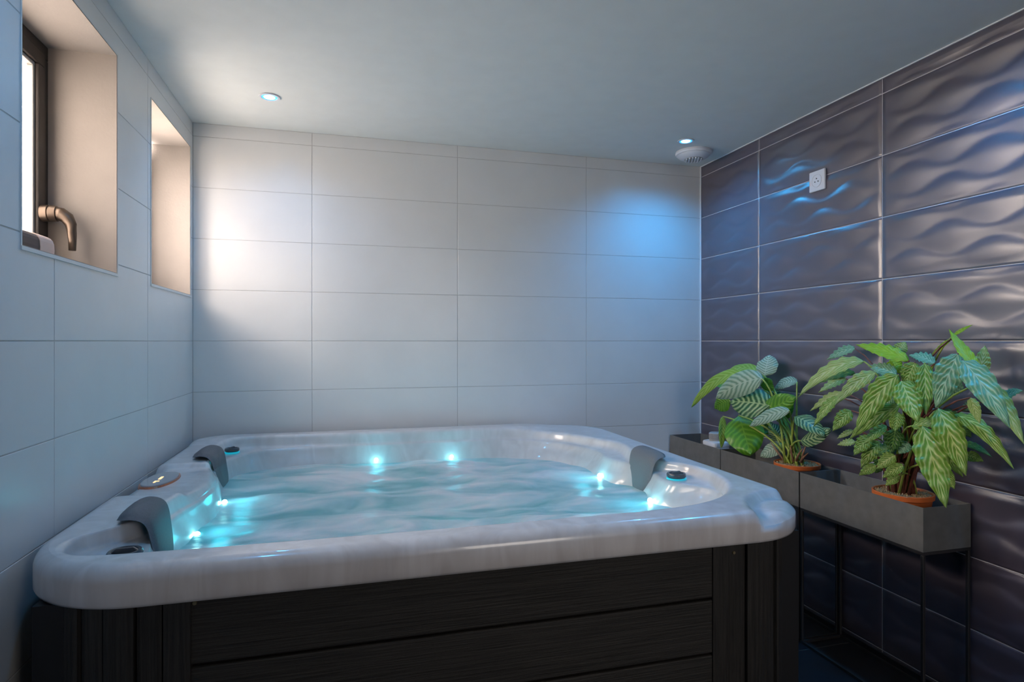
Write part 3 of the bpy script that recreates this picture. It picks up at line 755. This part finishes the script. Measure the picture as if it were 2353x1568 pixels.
# --- round-leaved striped plant (crop origin 1500,720, scale 3.92)
P1 = thing('potted_plant', 'round-leaved plant with silver-striped leaves in an orange pot, middle planter', 'plant', (2.692,-.946,PZ0+.003))
pot(P1, 2.695, -.946, .738, .097, .155)
def q1(x, y, xc): return at(1500+x/3.92, 720+y/3.92, xc)
R1 = [ # base, tip, width, material, xbase, xtip, arch, face, curl, roll
 ((1010,575),(630,560),120,'orb_lime',2.70,2.70,.22,.55,.3,0), ((1005,565),(1050,375),210,'orb_pale',2.70,2.74,.05,.8,.2,.5),
 ((850,560),(345,850),125,'orb_lime',2.66,2.60,.26,.5,.3,.2), ((985,590),(565,770),235,'orb_pale',2.60,2.55,.12,.75,.1,0),
 ((1055,835),(690,800),285,'orb_dark',2.62,2.57,.05,.85,.1,0), ((1000,690),(1060,600),140,'orb_green',2.66,2.66,.05,.8,.3,0),
 ((1045,860),(1130,690),230,'orb_dark',2.68,2.74,.05,.8,.1,.2), ((1300,620),(1095,690),110,'orb_pale',2.74,2.70,.25,.6,.3,0),
 ((1000,900),(1280,760),190,'orb_green',2.62,2.64,.02,.75,.3,-.1), ((1230,880),(870,1020),130,'orb_pale',2.60,2.56,.10,.6,.2,0),
 ((775,920),(880,1270),330,'orb_green',2.62,2.57,.02,.97,.05,0), ((632,930),(620,1215),70,'orb_lime',2.60,2.56,.02,.9,.5,.3),
 ((690,790),(555,860),150,'orb_green',2.68,2.66,.05,.8,.3,0), ((1150,1160),(1060,985),130,'orb_dark',2.72,2.73,.05,.85,.2,0),
 ((1175,1190),(965,1295),135,'orb_pale',2.68,2.62,.08,.75,.2,0), ((1275,935),(1545,1110),150,'orb_dark',2.64,2.62,.12,.75,.2,0),
 ((1330,1150),(1595,1040),150,'orb_dark',2.62,2.64,-.12,.75,.2,0), ((700,690),(500,650),90,'orb_lime',2.70,2.70,.15,.5,.3,0),
 ((900,700),(720,570),110,'orb_green',2.73,2.73,.1,.6,.3,0), ((1180,960),(1240,760),110,'orb_green',2.75,2.76,.05,.8,.3,0),
 ((1100,1080),(900,1000),150,'orb_green',2.74,2.74,.1,.8,.3,0)]
PB1 = Vector((2.692,-.946,.728))
for (b, t, w_, m_, xb, xt, ar, fc, cu, ro) in R1:
    B, Z = q1(*b, xb); T, _ = q1(*t, xt)
    leaf(P1, B, T, 0, w_/3.92/F_*Z, M[m_], 'round', ar, cu, fc, ro)
    petiole(P1, PB1+Vector((random.uniform(-.035,.03), random.uniform(-.05,.04), 0)), B, M['stem_green'], .0040)
for (x0, y0, x1, y1) in ((1340,1345,1380,1190),(1330,1340,1400,1260),(1180,1320,1060,1160),(1270,1340,1240,1190),(1290,1330,1350,1220)):
    a, _ = q1(x0, y0, 2.66); b, _ = q1(x1, y1, 2.64)
    tube('dry_sheath', [a, (a+b)/2+Vector((0,.004,0)), b], [.006,.005,.0015], M['dry'], P1, n=6)
world_children(P1)

# --- wavy-leaved plant (crop origin 1850,730, scale 3.485)
P2 = thing('potted_plant', 'big bushy plant with long wavy-edged leaves in an orange pot, nearest planter', 'plant', (2.692,-1.485,PZ0+.003))
pot(P2, 2.695, -1.485, .738, .098, .155)
def q2(x, y, xc): return at(1850+x/3.485, 730+y/3.485, xc)
R2 = [
 ((470,350),(-60,640),125,'wavy_pale',2.62,2.50,.25,.6), ((400,250),(170,340),95,'wavy_blue',2.72,2.72,.1,.6), ((830,345),(405,215),125,'wavy_lime',2.66,2.64,.06,.6),
 ((740,285),(805,195),110,'wavy_pale',2.70,2.72,.05,.8), ((400,445),(30,560),95,'wavy_dark',2.68,2.60,.2,.6), ((330,490),(105,600),90,'wavy_pale',2.66,2.60,.1,.6),
 ((565,445),(235,705),125,'wavy_pale',2.60,2.52,.2,.65), ((300,600),(38,750),80,'wavy_pale',2.60,2.55,.1,.65), ((265,635),(65,875),95,'wavy_mid',2.58,2.53,.12,.7),
 ((745,460),(398,940),190,'wavy_mid',2.56,2.48,.2,.75), ((370,745),(218,912),120,'wavy_mid',2.60,2.55,.1,.75), ((770,505),(902,835),205,'wavy_mid',2.54,2.50,.02,.9),
 ((730,455),(500,385),120,'wavy_blue',2.64,2.64,.05,.7), ((1035,370),(830,300),110,'wavy_blue',2.66,2.66,.15,.5), ((880,360),(795,555),150,'wavy_mid',2.60,2.58,.02,.8),
 ((960,365),(968,780),140,'wavy_mid',2.58,2.54,.02,.9), ((1225,290),(1045,725),215,'wavy_blue',2.56,2.50,.05,.85), ((1258,340),(1640,880),200,'wavy_blue',2.56,2.50,.08,.85),
 ((1470,520),(1755,1015),130,'wavy_pale',2.60,2.56,.08,.8), ((1390,420),(1150,90),95,'wavy_lime',2.66,2.70,-.06,.8), ((1170,170),(1000,315),34,'wavy_lime',2.70,2.70,.05,.8),
 ((1185,145),(1340,58),30,'wavy_lime',2.70,2.72,.05,.8), ((1400,460),(1440,222),120,'wavy_pale',2.72,2.74,-.03,.85), ((1570,650),(1742,585),90,'wavy_blue',2.62,2.60,.08,.6),
 ((1190,775),(1672,1210),125,'wavy_mid',2.62,2.56,.2,.75), ((1090,730),(1385,955),60,'wavy_dark',2.64,2.60,.12,.7), ((1325,640),(1400,850),85,'wavy_pale',2.58,2.56,.02,.9),
 ((940,865),(1130,1525),235,'wavy_mid',2.54,2.50,.03,.95), ((1065,725),(1290,1265),205,'wavy_mid',2.58,2.54,.05,.9), ((1040,1000),(1262,1275),125,'wavy_mid',2.62,2.58,.05,.85),
 ((850,870),(1125,860),115,'wavy_mid',2.58,2.58,.1,.7), ((755,710),(350,980),135,'wavy_mid',2.58,2.52,.15,.75), ((655,870),(470,1015),100,'wavy_mid',2.60,2.56,.1,.75),
 ((525,955),(388,1105),120,'wavy_mid',2.60,2.56,.1,.8), ((385,905),(253,972),50,'wavy_pale',2.62,2.60,.05,.7), ((400,1000),(255,1020),70,'wavy_pale',2.62,2.60,.08,.7),
 ((745,760),(722,915),110,'wavy_mid',2.58,2.56,.02,.9), ((725,895),(690,1090),150,'wavy_dark',2.60,2.58,.02,.9), ((600,995),(445,1205),130,'wavy_mid',2.62,2.58,.1,.8),
 ((730,1045),(510,1100),110,'wavy_dark',2.64,2.60,.1,.8), ((725,1105),(568,1215),120,'wavy_mid',2.60,2.57,.1,.8), ((790,1185),(615,1290),95,'wavy_mid',2.60,2.57,.1,.8),
 ((755,1270),(640,1350),85,'wavy_mid',2.62,2.60,.1,.8), ((570,1190),(428,1268),85,'wavy_mid',2.66,2.64,.1,.8), ((830,1000),(750,1095),100,'wavy_blue',2.62,2.60,.02,.85),
 ((1105,1215),(1195,1372),95,'wavy_mid',2.62,2.60,.02,.9), ((1250,1000),(1498,1120),60,'wavy_dark',2.68,2.66,.12,.7), ((1285,1100),(1422,1150),90,'wavy_mid',2.68,2.66,.05,.8),
 ((705,600),(620,715),130,'wavy_blue',2.62,2.62,.05,.85), ((1245,520),(1140,650),110,'wavy_blue',2.68,2.68,.05,.8), ((1370,690),(1240,745),85,'wavy_blue',2.70,2.70,.05,.7),
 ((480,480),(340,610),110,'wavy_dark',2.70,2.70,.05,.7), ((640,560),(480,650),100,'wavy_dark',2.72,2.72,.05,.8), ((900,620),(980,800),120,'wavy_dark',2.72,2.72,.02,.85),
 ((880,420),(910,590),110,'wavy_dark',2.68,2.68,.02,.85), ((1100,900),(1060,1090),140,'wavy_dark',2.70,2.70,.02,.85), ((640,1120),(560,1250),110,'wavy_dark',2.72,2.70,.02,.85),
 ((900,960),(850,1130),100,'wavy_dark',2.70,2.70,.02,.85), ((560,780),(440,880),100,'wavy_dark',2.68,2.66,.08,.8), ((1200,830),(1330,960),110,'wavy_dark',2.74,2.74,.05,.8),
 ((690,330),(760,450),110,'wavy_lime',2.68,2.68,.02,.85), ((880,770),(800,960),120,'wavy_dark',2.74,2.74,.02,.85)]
PB2 = Vector((2.692,-1.485,.728))
for k_, (b, t, w_, m_, xb, xt, ar, fc) in enumerate(R2):
    B, Z = q2(*b, xb); T, _ = q2(*t, xt)
    leaf(P2, B, T, 0, w_/3.485/F_*Z, M[m_], 'wavy', ar, .45, fc)
    petiole(P2, PB2+Vector((random.uniform(-.03,.03), random.uniform(-.035,.035), 0)), B, M['stem_red' if k_ % 3 else 'stem_green'], .0032, .25)
for i in range(5):
    a = PB2+Vector((random.uniform(-.03,.0), -.006+i*.004, -.002)); tube('stem', [a, a+Vector((.001,.004,.12)), a+Vector((-.003,.008,.24))], [.0095,.008,.005], M['stem_red'], P2, n=10)
world_children(P2)
